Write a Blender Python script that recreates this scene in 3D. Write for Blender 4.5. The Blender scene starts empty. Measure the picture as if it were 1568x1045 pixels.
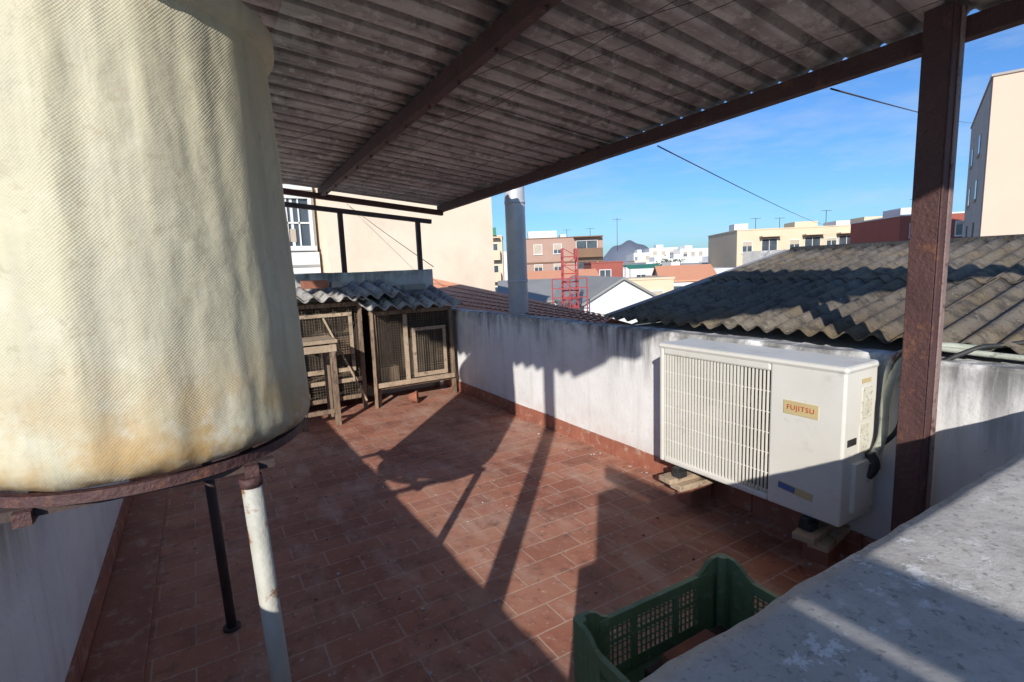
import bpy, bmesh, math, random
from mathutils import Vector, Matrix, noise
random.seed(7)
scene = bpy.context.scene
COL = scene.collection

# ------------------------------------------------------------------ materials
def new_mat(name):
    m = bpy.data.materials.new(name); m.use_nodes = True
    nt = m.node_tree
    b = nt.nodes["Principled BSDF"]
    return m, nt, b

def N(nt, typ, **kw):
    n = nt.nodes.new(typ)
    for k, v in kw.items():
        if k in n.inputs.keys(): n.inputs[k].default_value = v
        else: setattr(n, k, v)
    return n

def coords(nt, scale=(1,1,1), rot=(0,0,0)):
    tc = nt.nodes.new("ShaderNodeTexCoord")
    mp = nt.nodes.new("ShaderNodeMapping")
    mp.inputs["Scale"].default_value = scale
    mp.inputs["Rotation"].default_value = rot
    nt.links.new(tc.outputs["Object"], mp.inputs["Vector"])
    return mp.outputs["Vector"]

def noise_fac(nt, vec, scale, lo, hi, detail=5, rough=0.6):
    n = N(nt, "ShaderNodeTexNoise"); n.inputs["Scale"].default_value = scale
    n.inputs["Detail"].default_value = detail; n.inputs["Roughness"].default_value = rough
    nt.links.new(vec, n.inputs["Vector"])
    r = N(nt, "ShaderNodeMapRange"); r.inputs["From Min"].default_value = lo; r.inputs["From Max"].default_value = hi
    nt.links.new(n.outputs["Fac"], r.inputs["Value"])
    return r.outputs["Result"]

def mixc(nt, fac, a, b, mode='MIX'):
    m = nt.nodes.new("ShaderNodeMix"); m.data_type = 'RGBA'; m.blend_type = mode
    for sock, val in ((m.inputs[0], fac), (m.inputs[6], a), (m.inputs[7], b)):
        if hasattr(val, "links"): nt.links.new(val, sock)
        elif isinstance(val, (int, float)): sock.default_value = val
        else: sock.default_value = (*val[:3], 1)
    return m.outputs[2]

def mul(nt, a, b, op='MULTIPLY'):
    m = nt.nodes.new("ShaderNodeMath"); m.operation = op
    for i, v in enumerate((a, b)):
        if hasattr(v, "links"): nt.links.new(v, m.inputs[i])
        else: m.inputs[i].default_value = v
    return m.outputs[0]

def bump(nt, b, h, strength=0.3, dist=0.01):
    bp = nt.nodes.new("ShaderNodeBump"); bp.inputs["Strength"].default_value = strength
    bp.inputs["Distance"].default_value = dist
    nt.links.new(h, bp.inputs["Height"]); nt.links.new(bp.outputs[0], b.inputs["Normal"])

def zrange(nt, v, a, b_):
    sep = nt.nodes.new("ShaderNodeSeparateXYZ"); nt.links.new(v, sep.inputs[0])
    g = N(nt, "ShaderNodeMapRange"); g.inputs["From Min"].default_value = a; g.inputs["From Max"].default_value = b_
    nt.links.new(sep.outputs[2], g.inputs["Value"]); return g.outputs[0]

def weathered(name, c1, c2, scale=3, rough=0.8, c3=None, s3=12, t3=(0.58,0.7), bumps=0.3, bs=40, metal=0, stretch=(1,1,1), dist=0.006):
    m, nt, b = new_mat(name)
    v = coords(nt, stretch)
    col = mixc(nt, noise_fac(nt, v, scale, 0.35, 0.65, 4), c1, c2)
    if c3: col = mixc(nt, noise_fac(nt, v, s3, *t3, 5, .7), col, c3)
    nt.links.new(col, b.inputs["Base Color"])
    b.inputs["Roughness"].default_value = rough; b.inputs["Metallic"].default_value = metal
    if bumps:
        bump(nt, b, noise_fac(nt, v, bs, 0.2, 0.8, 3), bumps, dist)
    return m

def make_floor():
    m, nt, b = new_mat("terracotta_tiles")
    v = coords(nt, (1,1,1))
    br = N(nt, "ShaderNodeTexBrick")
    nt.links.new(v, br.inputs["Vector"])
    br.inputs["Scale"].default_value = 1.0
    br.inputs["Brick Width"].default_value = 0.28; br.inputs["Row Height"].default_value = 0.14
    br.inputs["Mortar Size"].default_value = 0.0045; br.inputs["Mortar Smooth"].default_value = 0.25
    br.inputs["Color1"].default_value = (0.47,0.180,0.110,1); br.inputs["Color2"].default_value = (0.34,0.120,0.076,1)
    br.inputs["Mortar"].default_value = (0.50,0.33,0.25,1); br.inputs["Bias"].default_value = 0.0
    col = mixc(nt, mul(nt, noise_fac(nt, v, 1.3, 0.38, 0.68), 0.5), br.outputs["Color"], (0.58,0.35,0.25))
    col = mixc(nt, mul(nt, noise_fac(nt, v, 4, 0.48, 0.72), 0.6), col, (0.20,0.085,0.06))
    col = mixc(nt, mul(nt, noise_fac(nt, coords(nt,(1,.4,1),(0,0,.5)), 5, 0.50, 0.70), 0.5), col, (0.64,0.46,0.37))
    col = mixc(nt, mul(nt, noise_fac(nt, v, 16, 0.56, 0.70), 0.55), col, (0.16,0.08,0.06))
    col = mixc(nt, mul(nt, noise_fac(nt, v, 34, 0.60, 0.72), 0.65), col, (0.66,0.55,0.47))
    nt.links.new(col, b.inputs["Base Color"])
    b.inputs["Roughness"].default_value = 0.7
    h = mul(nt, mul(nt, br.outputs["Fac"], -1.0), mul(nt, noise_fac(nt, v, 25, .2, .8), 0.5), 'ADD')
    bump(nt, b, h, 0.6, 0.005)
    return m

def make_whitewash(name, base, ztop, dark=(0.10,0.10,0.10), amt=1.0):
    m, nt, b = new_mat(name)
    v = coords(nt, (1,1,1)); vs = coords(nt, (8,8,0.8))
    g = zrange(nt, v, ztop-.42, ztop)
    col = mixc(nt, mul(nt, noise_fac(nt, v, 2.2, 0.38, 0.72), 0.5), base, tuple(c*0.74 for c in base))
    st = mul(nt, noise_fac(nt, vs, 1.3, 0.42, 0.60), g)
    st = mul(nt, st, mul(nt, noise_fac(nt, v, 1.3, 0.42, 0.56), amt))
    col = mixc(nt, st, col, dark)
    col = mixc(nt, mul(nt, noise_fac(nt, coords(nt,(9,9,.5)), 1.1, 0.52, 0.72), 0.3), col, (0.47,0.45,0.42))
    g3 = zrange(nt, v, ztop-.12, ztop)
    col = mixc(nt, mul(nt, mul(nt, g3, noise_fac(nt, v, 9, .40, .58)), .8), col, (0.20,0.19,0.18))
    col = mixc(nt, mul(nt, noise_fac(nt, v, 38, 0.64, 0.72), 0.5), col, (0.36,0.3,0.25))
    g2 = zrange(nt, v, .34, .08)
    col = mixc(nt, mul(nt, mul(nt, noise_fac(nt, v, 6, 0.4, 0.7), g2), 0.5), col, (0.5,0.33,0.25))
    nt.links.new(col, b.inputs["Base Color"]); b.inputs["Roughness"].default_value = 0.9
    bump(nt, b, mul(nt, noise_fac(nt, v, 10, .2, .8), mul(nt,noise_fac(nt, v, 70, .2, .8),.5), 'ADD'), 0.35, 0.008)
    return m

CX,CY=-.145,1.78
def make_tank():
    m, nt, b = new_mat("fibreglass")
    v = coords(nt, (1,1,1))
    col = mixc(nt, noise_fac(nt, v, 3.2, 0.35, 0.66), (0.56,0.51,0.355), (0.46,0.43,0.32))
    vs = coords(nt, (6,6,0.6))
    col = mixc(nt, mul(nt, noise_fac(nt, vs, 1.7, 0.45, 0.68), 0.6), col, (0.62,0.565,0.385))
    col = mixc(nt, mul(nt, noise_fac(nt, coords(nt,(10,10,.5)), 1.6, 0.54, 0.72), 0.5), col, (0.30,0.275,0.205))
    col = mixc(nt, mul(nt, noise_fac(nt, v, 7, 0.55, 0.70), 0.4), col, (0.66,0.63,0.50))
    col = mixc(nt, mul(nt, noise_fac(nt, v, 26, 0.58, 0.68), 0.4), col, (0.36,0.30,0.20))
    g = zrange(nt, v, 1.26, 1.0)
    col = mixc(nt, mul(nt, mul(nt, g, noise_fac(nt, v, 5, 0.38, 0.58)), 0.9), col, (0.47,0.285,0.10))
    col = mixc(nt, mul(nt, mul(nt, g, noise_fac(nt, v, 11, 0.52, 0.66)), 0.7), col, (0.62,0.61,0.52))
    g5 = zrange(nt, v, 1.02, .98)
    col = mixc(nt, mul(nt, mul(nt, g5, noise_fac(nt, v, 14, 0.36, 0.58)), 0.8), col, (0.16,0.11,0.07))
    nt.links.new(col, b.inputs["Base Color"]); b.inputs["Roughness"].default_value = 0.6
    grad = nt.nodes.new("ShaderNodeVectorMath"); grad.operation='SUBTRACT'
    nt.links.new(v, grad.inputs[0]); grad.inputs[1].default_value=(CX,CY,0)
    s2 = nt.nodes.new("ShaderNodeSeparateXYZ"); nt.links.new(grad.outputs[0], s2.inputs[0])
    ang = mul(nt, s2.outputs[0], s2.outputs[1], 'ARCTAN2')
    nw = noise_fac(nt, v, 3, 0, 1, 2)
    a = mul(nt, mul(nt, mul(nt, ang, 330), mul(nt, nw, 9), 'ADD'), 0, 'SINE')
    z = mul(nt, mul(nt, mul(nt, s2.outputs[2], 820), mul(nt, nw, 14), 'ADD'), 0, 'SINE')
    wv = mul(nt, mul(nt, a, z), noise_fac(nt, v, 4, .35, .6))
    h = mul(nt, mul(nt, wv, 0.06), mul(nt, noise_fac(nt, coords(nt,(1,1,.4)), 4.5, .2, .8, 3), 2.2), 'ADD')
    h = mul(nt, h, mul(nt, noise_fac(nt, v, 30, .2, .8), .22), 'ADD')
    bump(nt, b, h, 0.7, 0.010)
    return m

def make_corr_under(name, k):
    m, nt, b = new_mat(name)
    v = coords(nt, (1,1,1)); vs = coords(nt, (1.1,10,1))
    c=lambda *t: tuple(x*k for x in t)
    col = mixc(nt, noise_fac(nt, vs, 1.6, 0.36, 0.60), c(.43,.39,.375), c(.66,.615,.59))
    col = mixc(nt, mul(nt, noise_fac(nt, v, 2.2, 0.47, 0.60), 0.6), col, c(.27,.235,.225))
    col = mixc(nt, mul(nt, noise_fac(nt, v, 9, 0.52, 0.64, 7, .7), 0.6), col, c(.15,.125,.12))
    col = mixc(nt, mul(nt, noise_fac(nt, v, 16, 0.54, 0.62, 7, .7), 0.6), col, c(.80,.77,.74))
    nt.links.new(col, b.inputs["Base Color"]); b.inputs["Roughness"].default_value = 0.95
    bump(nt, b, noise_fac(nt, v, 60, .2, .8, 3), .3, .004)
    return m

def make_lichen_roof():
    m, nt, b = new_mat("lichen_fibre_cement")
    v = coords(nt, (1,1,1))
    col = mixc(nt, noise_fac(nt, v, 1.4, 0.38, 0.62), (0.110,0.090,0.068), (0.175,0.150,0.12))
    col = mixc(nt, mul(nt, noise_fac(nt, v, 3.5, 0.50, 0.62), 0.45), col, (0.165,0.115,0.05))
    col = mixc(nt, mul(nt, noise_fac(nt, v, 12, 0.48, 0.60,7,.75), 0.8), col, (0.045,0.038,0.033))
    col = mixc(nt, mul(nt, noise_fac(nt, v, 30, 0.60, 0.68,7,.75), 0.6), col, (0.27,0.19,0.08))
    col = mixc(nt, mul(nt, noise_fac(nt, v, 40, 0.65, 0.70), 0.7), col, (0.36,0.34,0.30))
    nt.links.new(col, b.inputs["Base Color"]); b.inputs["Roughness"].default_value = 0.95
    bump(nt, b, noise_fac(nt, v, 50, .2, .8, 3), .6, .006)
    return m

def make_concrete():
    m, nt, b = new_mat("rough_concrete")
    v = coords(nt, (1,1,1))
    col = mixc(nt, noise_fac(nt, v, 5, 0.35, 0.65), (0.52,0.495,0.46), (0.64,0.615,0.575))
    col = mixc(nt, mul(nt, noise_fac(nt, v, 20, 0.46, 0.64,8,.7), 0.7), col, (0.38,0.36,0.335))
    col = mixc(nt, mul(nt, noise_fac(nt, v, 90, 0.57, 0.66, 4), 0.65), col, (0.22,0.21,0.19))
    sp = mul(nt, noise_fac(nt, v, 4.0, 0.48, 0.58), noise_fac(nt, v, 22, 0.54, 0.58, 9, .8))
    col = mixc(nt, sp, col, (0.82,0.82,0.81))
    nt.links.new(col, b.inputs["Base Color"]); b.inputs["Roughness"].default_value = 0.92
    h = mul(nt, noise_fac(nt, v, 60, .2, .8, 8, .75), mul(nt,sp,.5), 'ADD')
    bump(nt, b, h, .45, .003)
    return m

FLOOR = make_floor()
WALL = make_whitewash("whitewashed_wall", (0.84,0.83,0.81), 0.96)
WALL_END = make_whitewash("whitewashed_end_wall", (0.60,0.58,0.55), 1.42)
TANK = make_tank()
CORR = make_corr_under("aged_fibre_cement",1.0)
CORRD = make_corr_under("recess_shaded_fibre_cement",.62)  # darker copy of the sheet material, painting shade into the crest recesses
LICHEN = make_lichen_roof()
CONC = make_concrete()
SKIRT = weathered("skirting_tile", (0.38,0.145,0.09), (0.28,0.10,0.065), 5, .6, (0.5,0.36,0.28), 14, (0.54,0.72))
RUST = weathered("rusty_painted_steel", (0.070,0.031,0.030), (0.10,0.047,0.042), 4, .7, (0.20,0.085,0.045), 10, (0.58,0.72), bumps=.6, bs=60)
RUSTL = weathered("faded_painted_steel", (0.20,0.13,0.12), (0.27,0.19,0.17), 9, .6, (0.10,0.05,0.04), 18, (0.54,0.64), bumps=.4)
DARKS = weathered("dark_steel", (0.045,0.032,0.03), (0.08,0.05,0.042), 8, .7)
GREYPIPE = weathered("grey_painted_pipe", (0.44,0.43,0.36), (0.52,0.51,0.45), 8, .6, (0.28,0.14,0.07), 9, (0.56,0.62), bumps=.4)
GALV = weathered("galvanised_pipe", (0.50,0.51,0.52), (0.60,0.60,0.61), 6, .5, metal=0.2, bumps=.1)
WOOD = weathered("weathered_wood", (0.29,0.205,0.135), (0.19,0.13,0.085), 6, .85, (0.09,0.06,0.045), 18, (0.50,0.64), bumps=.5, stretch=(3,3,.7))
WOODL = weathered("pale_wood", (0.47,0.36,0.25), (0.34,0.25,0.17), 6, .85, (0.15,0.11,0.08), 18, (0.54,0.68), bumps=.5)
WIRE = weathered("rusty_wire_mesh", (0.11,0.085,0.06), (0.18,0.14,0.10), 9, .7, bumps=0)
DARKIN = weathered("dark_interior", (0.05,0.035,0.028), (0.09,0.07,0.05), 4, .9)
ACW = weathered("ivory_enamel", (0.74,0.72,0.66), (0.68,0.655,0.585), 3, .42, (0.50,0.46,0.38), 7, (0.58,0.85), bumps=.06)
ACD = weathered("dark_coil", (0.03,0.03,0.032), (0.05,0.05,0.05), 30, .5, metal=.3)
LABEL = weathered("yellowed_label", (0.62,0.50,0.26), (0.55,0.44,0.22), 9, .4, bumps=0)
REDT = weathered("red_ink", (0.55,0.07,0.03), (0.5,0.06,0.03), 9, .5, bumps=0)
BLUET = weathered("blue_ink", (0.08,0.14,0.35), (0.1,0.16,0.38), 9, .5, bumps=0)
PAPER = weathered("paper_label", (0.70,0.68,0.58), (0.6,0.57,0.45), 20, .5, (0.35,0.33,0.3), 60, (0.55,0.6), bumps=0)
BLACK = weathered("black_rubber", (0.02,0.02,0.02), (0.035,0.035,0.035), 9, .6)
INSUL = weathered("pipe_insulation", (0.32,0.35,0.28), (0.45,0.46,0.39), 9, .7, (0.15,0.16,0.13), 14, (0.55,0.65))
GREEN = weathered("green_plastic", (0.14,0.22,0.11), (0.18,0.27,0.14), 5, .5, (0.34,0.38,0.27), 22, (0.56,0.75), bumps=.1)
BRICK = weathered("clay_brick", (0.36,0.14,0.08), (0.28,0.11,0.07), 9, .9)
CLAYTILE = weathered("clay_roof_tile", (0.80,0.37,0.21), (0.70,0.30,0.165), 7, .85, (0.46,0.22,0.13), 11, (0.60,0.74))
CREAM = weathered("cream_render", (0.80,0.665,0.51), (0.76,0.62,0.47), 0.7, .9, (0.66,0.53,0.40), 0.5, (0.48,0.72), bs=12)
PINK = weathered("pink_render", (0.74,0.555,0.42), (0.70,0.52,0.40), 0.4, .9)
PINKG = weathered("side_shade_and_trim_render", (0.40,0.36,0.33), (0.46,0.42,0.38), 0.8, .9)
CREAM2 = weathered("pale_yellow_render", (0.70,0.56,0.385), (0.64,0.51,0.36), 0.2, .9)
SALMON = weathered("salmon_brick", (0.44,0.28,0.22), (0.40,0.26,0.20), 0.5, .9)
BRED = weathered("red_brick", (0.36,0.10,0.07), (0.31,0.09,0.07), 0.5, .9)
BROWN = weathered("brown_trim", (0.22,0.13,0.08), (0.19,0.11,0.07), 0.5, .9)
WHITE = weathered("white_render", (0.78,0.77,0.75), (0.68,0.67,0.65), 0.4, .9)
GREYR = weathered("grey_sheet", (0.34,0.33,0.31), (0.28,0.27,0.25), 0.6, .9)
GREYCORR=weathered("grey_fibre_cement",(0.32,0.30,0.28),(0.46,0.44,0.41),4,.95,(0.13,0.12,0.11),12,(0.50,0.62))
GLASS = weathered("window_glass", (0.05,0.06,0.07), (0.09,0.11,0.13), 1.0, .15, bumps=0)
FRAME = weathered("window_frame", (0.72,0.72,0.70), (0.65,0.65,0.62), 2, .5, bumps=0)
SHUT = weathered("roller_shutter", (0.50,0.42,0.32), (0.44,0.37,0.29), 1, .7, bumps=0)
REDP = weathered("red_painted_steel", (0.38,0.03,0.035), (0.30,0.03,0.03), 2, .5, bumps=0)
GROUND = weathered("dusty_ground", (0.30,0.25,0.19), (0.24,0.21,0.16), 0.03, .95, (0.12,0.13,0.07), 0.05, (0.5,0.6))
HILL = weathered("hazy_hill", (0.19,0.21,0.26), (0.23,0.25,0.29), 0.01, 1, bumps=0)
AWN = weathered("green_canvas", (0.04,0.20,0.14), (0.05,0.24,0.16), 1, .8, bumps=0)

# ------------------------------------------------------------------ mesh helper
class MB:
    def __init__(s): s.bm = bmesh.new(); s.mats = []
    def mi(s, m):
        if m not in s.mats: s.mats.append(m)
        return s.mats.index(m)
    def face(s, vs, m, smooth=False):
        try: f = s.bm.faces.new(vs)
        except ValueError: return None
        f.material_index = s.mi(m); f.smooth = smooth; return f
    def hexa(s, P, m):
        v = [s.bm.verts.new(p) for p in P]
        for q in ((0,3,2,1),(4,5,6,7),(0,1,5,4),(1,2,6,5),(2,3,7,6),(3,0,4,7)):
            s.face([v[i] for i in q], m)
    def box(s, x0,x1,y0,y1,z0,z1, m, M=None):
        P = [Vector(p) for p in ((x0,y0,z0),(x1,y0,z0),(x1,y1,z0),(x0,y1,z0),(x0,y0,z1),(x1,y0,z1),(x1,y1,z1),(x0,y1,z1))]
        if M: P = [M @ p for p in P]
        s.hexa(P, m)
    def beam(s, p0, p1, w, h, m, up=(0,0,1)):
        p0=Vector(p0); p1=Vector(p1); d=(p1-p0).normalized(); up=Vector(up)
        r=d.cross(up)
        if r.length<1e-4: r=d.cross(Vector((0,1,0)))
        r.normalize(); u=r.cross(d).normalized()
        P=[]
        for p in (p0,p1):
            P.append([p - r*w/2 - u*h/2, p + r*w/2 - u*h/2, p + r*w/2 + u*h/2, p - r*w/2 + u*h/2])
        a,b=P
        s.hexa([a[0],a[1],b[1],b[0],a[3],a[2],b[2],b[3]], m)
    def tube(s, pts, r, m, n=10, cap=True):
        pts=[Vector(p) for p in pts]; rings=[]
        for i,p in enumerate(pts):
            if i==0: d=pts[1]-p
            elif i==len(pts)-1: d=p-pts[i-1]
            else: d=pts[i+1]-pts[i-1]
            d.normalize(); ref=Vector((0,0,1)) if abs(d.z)<.9 else Vector((0,1,0))
            a=d.cross(ref).normalized(); b=d.cross(a)
            rr = r[i] if isinstance(r,(list,tuple)) else r
            rings.append([s.bm.verts.new(p+a*rr*math.cos(t)+b*rr*math.sin(t)) for t in [2*math.pi*k/n for k in range(n)]])
        for i in range(len(rings)-1):
            for k in range(n):
                s.face([rings[i][k],rings[i][(k+1)%n],rings[i+1][(k+1)%n],rings[i+1][k]], m, True)
        if cap:
            s.face(rings[0][::-1], m); s.face(rings[-1], m)
    def corr(s, x0,x1,y0,y1, zf, pitch, amp, m, nx=4, thick=0.007, per=8):
        n=max(2,int(round((y1-y0)/pitch*per)))
        top=[];bot=[]
        for j in range(n+1):
            y=y0+(y1-y0)*j/n; w=math.sin(2*math.pi*y/pitch)*amp
            rt=[];rb=[]
            for i in range(nx+1):
                x=x0+(x1-x0)*i/nx
                z=zf(x,y)+w
                rt.append(s.bm.verts.new((x,y,z+thick/2))); rb.append(s.bm.verts.new((x,y,z-thick/2)))
            top.append(rt);bot.append(rb)
        for j in range(n):
            for i in range(nx):
                s.face([top[j][i],top[j][i+1],top[j+1][i+1],top[j+1][i]],m,True)
                s.face([bot[j][i],bot[j+1][i],bot[j+1][i+1],bot[j][i+1]],m,True)
            for i in (0,nx):
                s.face([top[j][i],top[j+1][i],bot[j+1][i],bot[j][i]],m)
        for j in (0,n):
            for i in range(nx):
                s.face([top[j][i],bot[j][i],bot[j][i+1],top[j][i+1]],m)
    def ribbed(s, x0,x1,y0,y1, zf, pitch, h, m, md, nx=3, thick=0.006):
        """corrugated sheet with rounded pans and narrower crests; recess shade is painted on the underside of the crests"""
        prof=[(0,.02),(.12,-.07),(.26,-.10),(.40,-.07),(.52,.02),(.60,.25),(.66,.62),(.72,.92),(.78,1.0),(.84,.92),(.90,.62),(.95,.25)]
        ys=[];k=math.floor(y0/pitch)
        while k*pitch<y1+pitch:
            for f,a in prof:
                y=(k+f)*pitch
                if y0<=y<=y1: ys.append((y,a,f))
            k+=1
        top=[];bot=[]
        for y,a,f in ys:
            rt=[];rb=[]
            for i in range(nx+1):
                x=x0+(x1-x0)*i/nx; z=zf(x,y)+a*h
                rt.append(s.bm.verts.new((x,y,z+thick))); rb.append(s.bm.verts.new((x,y,z)))
            top.append(rt);bot.append(rb)
        for j in range(len(ys)-1):
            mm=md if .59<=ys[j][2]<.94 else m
            for i in range(nx):
                s.face([top[j][i],top[j][i+1],top[j+1][i+1],top[j+1][i]],m,True)
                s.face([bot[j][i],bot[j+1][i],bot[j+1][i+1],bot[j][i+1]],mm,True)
            for i in (0,nx):
                s.face([top[j][i],top[j+1][i],bot[j+1][i],bot[j][i]],m)
        for j in (0,len(ys)-1):
            for i in range(nx):
                s.face([top[j][i],bot[j][i],bot[j][i+1],top[j][i+1]],m)
    def obj(s, name, parent=None, bevel=0, recalc=True, M=None):
        if recalc: bmesh.ops.recalc_face_normals(s.bm, faces=s.bm.faces[:])
        me=bpy.data.meshes.new(name); s.bm.to_mesh(me); s.bm.free()
        for m in s.mats: me.materials.append(m)
        o=bpy.data.objects.new(name, me); COL.objects.link(o)
        if parent: o.parent=parent
        if M: o.matrix_world=M
        if bevel:
            b=o.modifiers.new("bevel",'BEVEL'); b.width=bevel; b.segments=2; b.limit_method='ANGLE'; b.angle_limit=math.radians(50)
        return o

def empty(name, M=None):
    e=bpy.data.objects.new(name,None); e.empty_display_size=.2; COL.objects.link(e)
    if M: e.matrix_world=M
    return e

# ------------------------------------------------------------------ terrace
XW=2.52; XL=-0.5; YE=5.9; WH=0.957
b=MB(); b.box(XL-.15,XW+.12,-4,YE+.15,-.3,0,FLOOR); b.obj("terrace_floor")
b=MB(); b.box(XL-.14,XW+.11,-4,YE+.14,-8,-.3,CREAM); b.obj("building_below_terrace")

def rough_wall(name,x0,x1,y0,y1,z1,mat,axis,sk=None):
    b=MB()
    n=90
    L=(y1-y0) if axis=='y' else (x1-x0)
    rings=[]
    for i in range(n+1):
        t=i/n; dz=0.010*noise.noise(Vector((t*L*3,x0*5,0)))+.005*noise.noise(Vector((t*L*11,x0*5,4))) ; dn=0.005*noise.noise(Vector((t*L*2,9,x0)))
        if axis=='y':
            y=y0+L*t; P=[(x0+dn,y,0),(x1,y,0),(x1,y,z1+dz),(x0+dn*1.4+.010,y,z1+dz)]
            P.insert(4,(x0+dn,y,z1+dz-.016))
        else:
            x=x0+L*t; P=[(x,y0+dn,0),(x,y1,0),(x,y1,z1+dz),(x,y0+dn*1.4+.010,z1+dz),(x,y0+dn,z1+dz-.016)]
        rings.append([b.bm.verts.new(p) for p in P])
    for i in range(n):
        for k in range(5):
            b.face([rings[i][k],rings[i][(k+1)%5],rings[i+1][(k+1)%5],rings[i+1][k]],mat,False)
    b.face(rings[0],mat); b.face(rings[-1],mat)
    return b.obj(name)
rough_wall("parapet_wall",XW,XW+.12,-4,YE,WH,WALL,'y')
rough_wall("parapet_wall",XL-.15,XL,-4,YE,.905,WALL,'y')
rough_wall("end_wall",XL-.15,XW-.06,YE,YE+.15,1.42,WALL_END,'x')
b=MB()
y=-.0
while y<YE-.02:
    y2=min(y+.28,YE-.002)
    b.box(XW-.012,XW+.004,y+.002,y2-.002,0.0,.115+random.uniform(-.003,.003),SKIRT)
    b.box(XL-.004,XL+.012,y+.002,y2-.002,0.0,.115,SKIRT)
    y+=.28
b.obj("red_skirting",bevel=.002)
b=MB(); b.box(XL+.012,XL+.20,0.3,YE,0.0,.018,SKIRT); b.obj("floor_edge_course",bevel=.004)
b=MB()
for i in range(260):
    x=random.uniform(-.2,2.45); y=random.uniform(1.0,5.2)
    if random.random()<.4: x=2.5-abs(random.gauss(0,.12))
    if x>2.46: x=2.46
    s=random.uniform(.003,.008); P=[]
    for (dx,dy,dz) in ((-1,-1,0),(1,-1,0),(1,1,0),(-1,1,0),(-1,-1,1),(1,-1,1),(1,1,1),(-1,1,1)):
        P.append((x+dx*s*random.uniform(.5,1),y+dy*s*random.uniform(.5,1),.001+dz*s*random.uniform(.5,1)))
    b.hexa(P,random.choice((CONC,BRICK,WOOD)))
b.obj("floor_grit")

# near parapet with concrete coping
b=MB()
n=90; ny=24
g=[[None]*(ny+1) for _ in range(n+1)]
for i in range(n+1):
    for j in range(ny+1):
        x=.37+2.27*i/n; yy=-.22+.60*j/ny
        dz=.004*noise.noise(Vector((x*5,yy*5,1)))+.0012*noise.noise(Vector((x*17,yy*17,2)))
        if j==ny: yy+=.006*noise.noise(Vector((x*8,0,3)))+.003*noise.noise(Vector((x*30,0,3))); dz-=.006
        g[i][j]=b.bm.verts.new((x,yy,.948+dz))
for i in range(n):
    for j in range(ny): b.face([g[i][j],g[i+1][j],g[i+1][j+1],g[i][j+1]],CONC,True)
low=[b.bm.verts.new((v.co.x,v.co.y,.86)) for v in [g[i][ny] for i in range(n+1)]]
for i in range(n): b.face([g[i][ny],g[i+1][ny],low[i+1],low[i]],CONC)
b.box(.375,XW-.005,-.20,.355,0,.865,WALL)
b.box(.372,2.64,-.22,.36,.866,.93,CONC)
b.box(.12,.374,-.20,.36,0,.79,WALL)
b.obj("near_parapet_with_concrete_coping")

b=MB(); b.box(-.66,-.5,-3.4,-.64,0,1.650,WALL)  # wall and rail behind the camera, added and sized to shade the coping
b.beam((-.58,-3.4,1.765),(-.58,-.64,1.765),.05,.085,RUST)
for yy in (-3.3,-2.3,-1.7): b.beam((-.58,yy,1.6),(-.58,yy,1.73),.04,.04,RUST)
b.obj("unseen_shadow_wall_with_rail")

# ------------------------------------------------------------------ roof canopy
def zb(X,Y):
    s=.020+.017*min(1.0,max(0.0,(2.5-X)/1.3))
    return 2.075-.108*(X-2.5)+s*(5.46-Y)
canopy=empty("corrugated_canopy")
b=MB()
pitch=.150; y0=-.85
rows=[(-.85,.50),(.42,1.28),(1.20,2.56)]
k=0
yy=y0
while yy<5.6:
    y2=min(yy+pitch*6+.05,5.72)
    for ri,(xa,xb) in enumerate(rows):
        off=.0085*(2-ri)+(.004 if k%2 else 0)
        tilt=random.uniform(-.008,.008)
        xe=xb+(random.uniform(-.03,.02) if ri==2 else random.uniform(-.03,.03)); xs=xa+(random.uniform(-.03,.03) if ri==0 else 0)
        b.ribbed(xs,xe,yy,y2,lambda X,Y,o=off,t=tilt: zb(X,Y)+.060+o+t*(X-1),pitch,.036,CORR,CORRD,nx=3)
    if ri==2:
        b.corr(-1.02,-.70,yy,y2,lambda X,Y: zb(X,Y)+.050,.177,.030,CORR,nx=1,per=12)  # out-of-view wavy edge strip, added to give the wall shadow its bumps
    yy+=pitch*6; k+=1
b.obj("corrugated_sheets",canopy)
b=MB()
def roofbeam(x,w,h,ya=-.8,yb=5.64,m=RUST):
    b.beam((x,ya,zb(x,ya)+.052-h/2),(x,yb,zb(x,yb)+.052-h/2),w,h,m)
roofbeam(1.19,.055,.085); roofbeam(2.48,.06,.075); roofbeam(-.42,.06,.09)
b.obj("beams",canopy,bevel=.004)
b=MB()
b.beam((-.6,5.60,zb(-.6,5.6)-.03),(2.5,5.60,zb(2.5,5.6)-.03),.055,.055,RUST)
b.beam((-.2,5.95,zb(-.2,5.95)-.10),(2.5,5.95,zb(2.5,5.95)-.085),.05,.05,DARKS)
for px in (1.44,2.33):
    b.beam((px,5.95,1.41),(px,5.95,zb(px,5.95)-.10),.05,.05,DARKS)
b.obj("end_frame",canopy,bevel=.003)
b=MB()
px,py=2.40,.905; zt=zb(px,py)+.07
b.box(px-.045,px+.045,py-.045,py+.045,0,zt,RUST)
b.box(px+.012,px+.0475,py-.052,py-.045,0,zt,RUSTL)
b.box(px-.0475,px-.036,py-.052,py-.045,0,zt,RUST)
b.box(px-.06,px+.06,py-.06,py+.06,.0,.012,RUST)
b.box(-.46,-.38,.24,.32,0,zb(-.42,.28)-.03,RUST)
b.obj("posts",canopy,bevel=.004)
b=MB()
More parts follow.
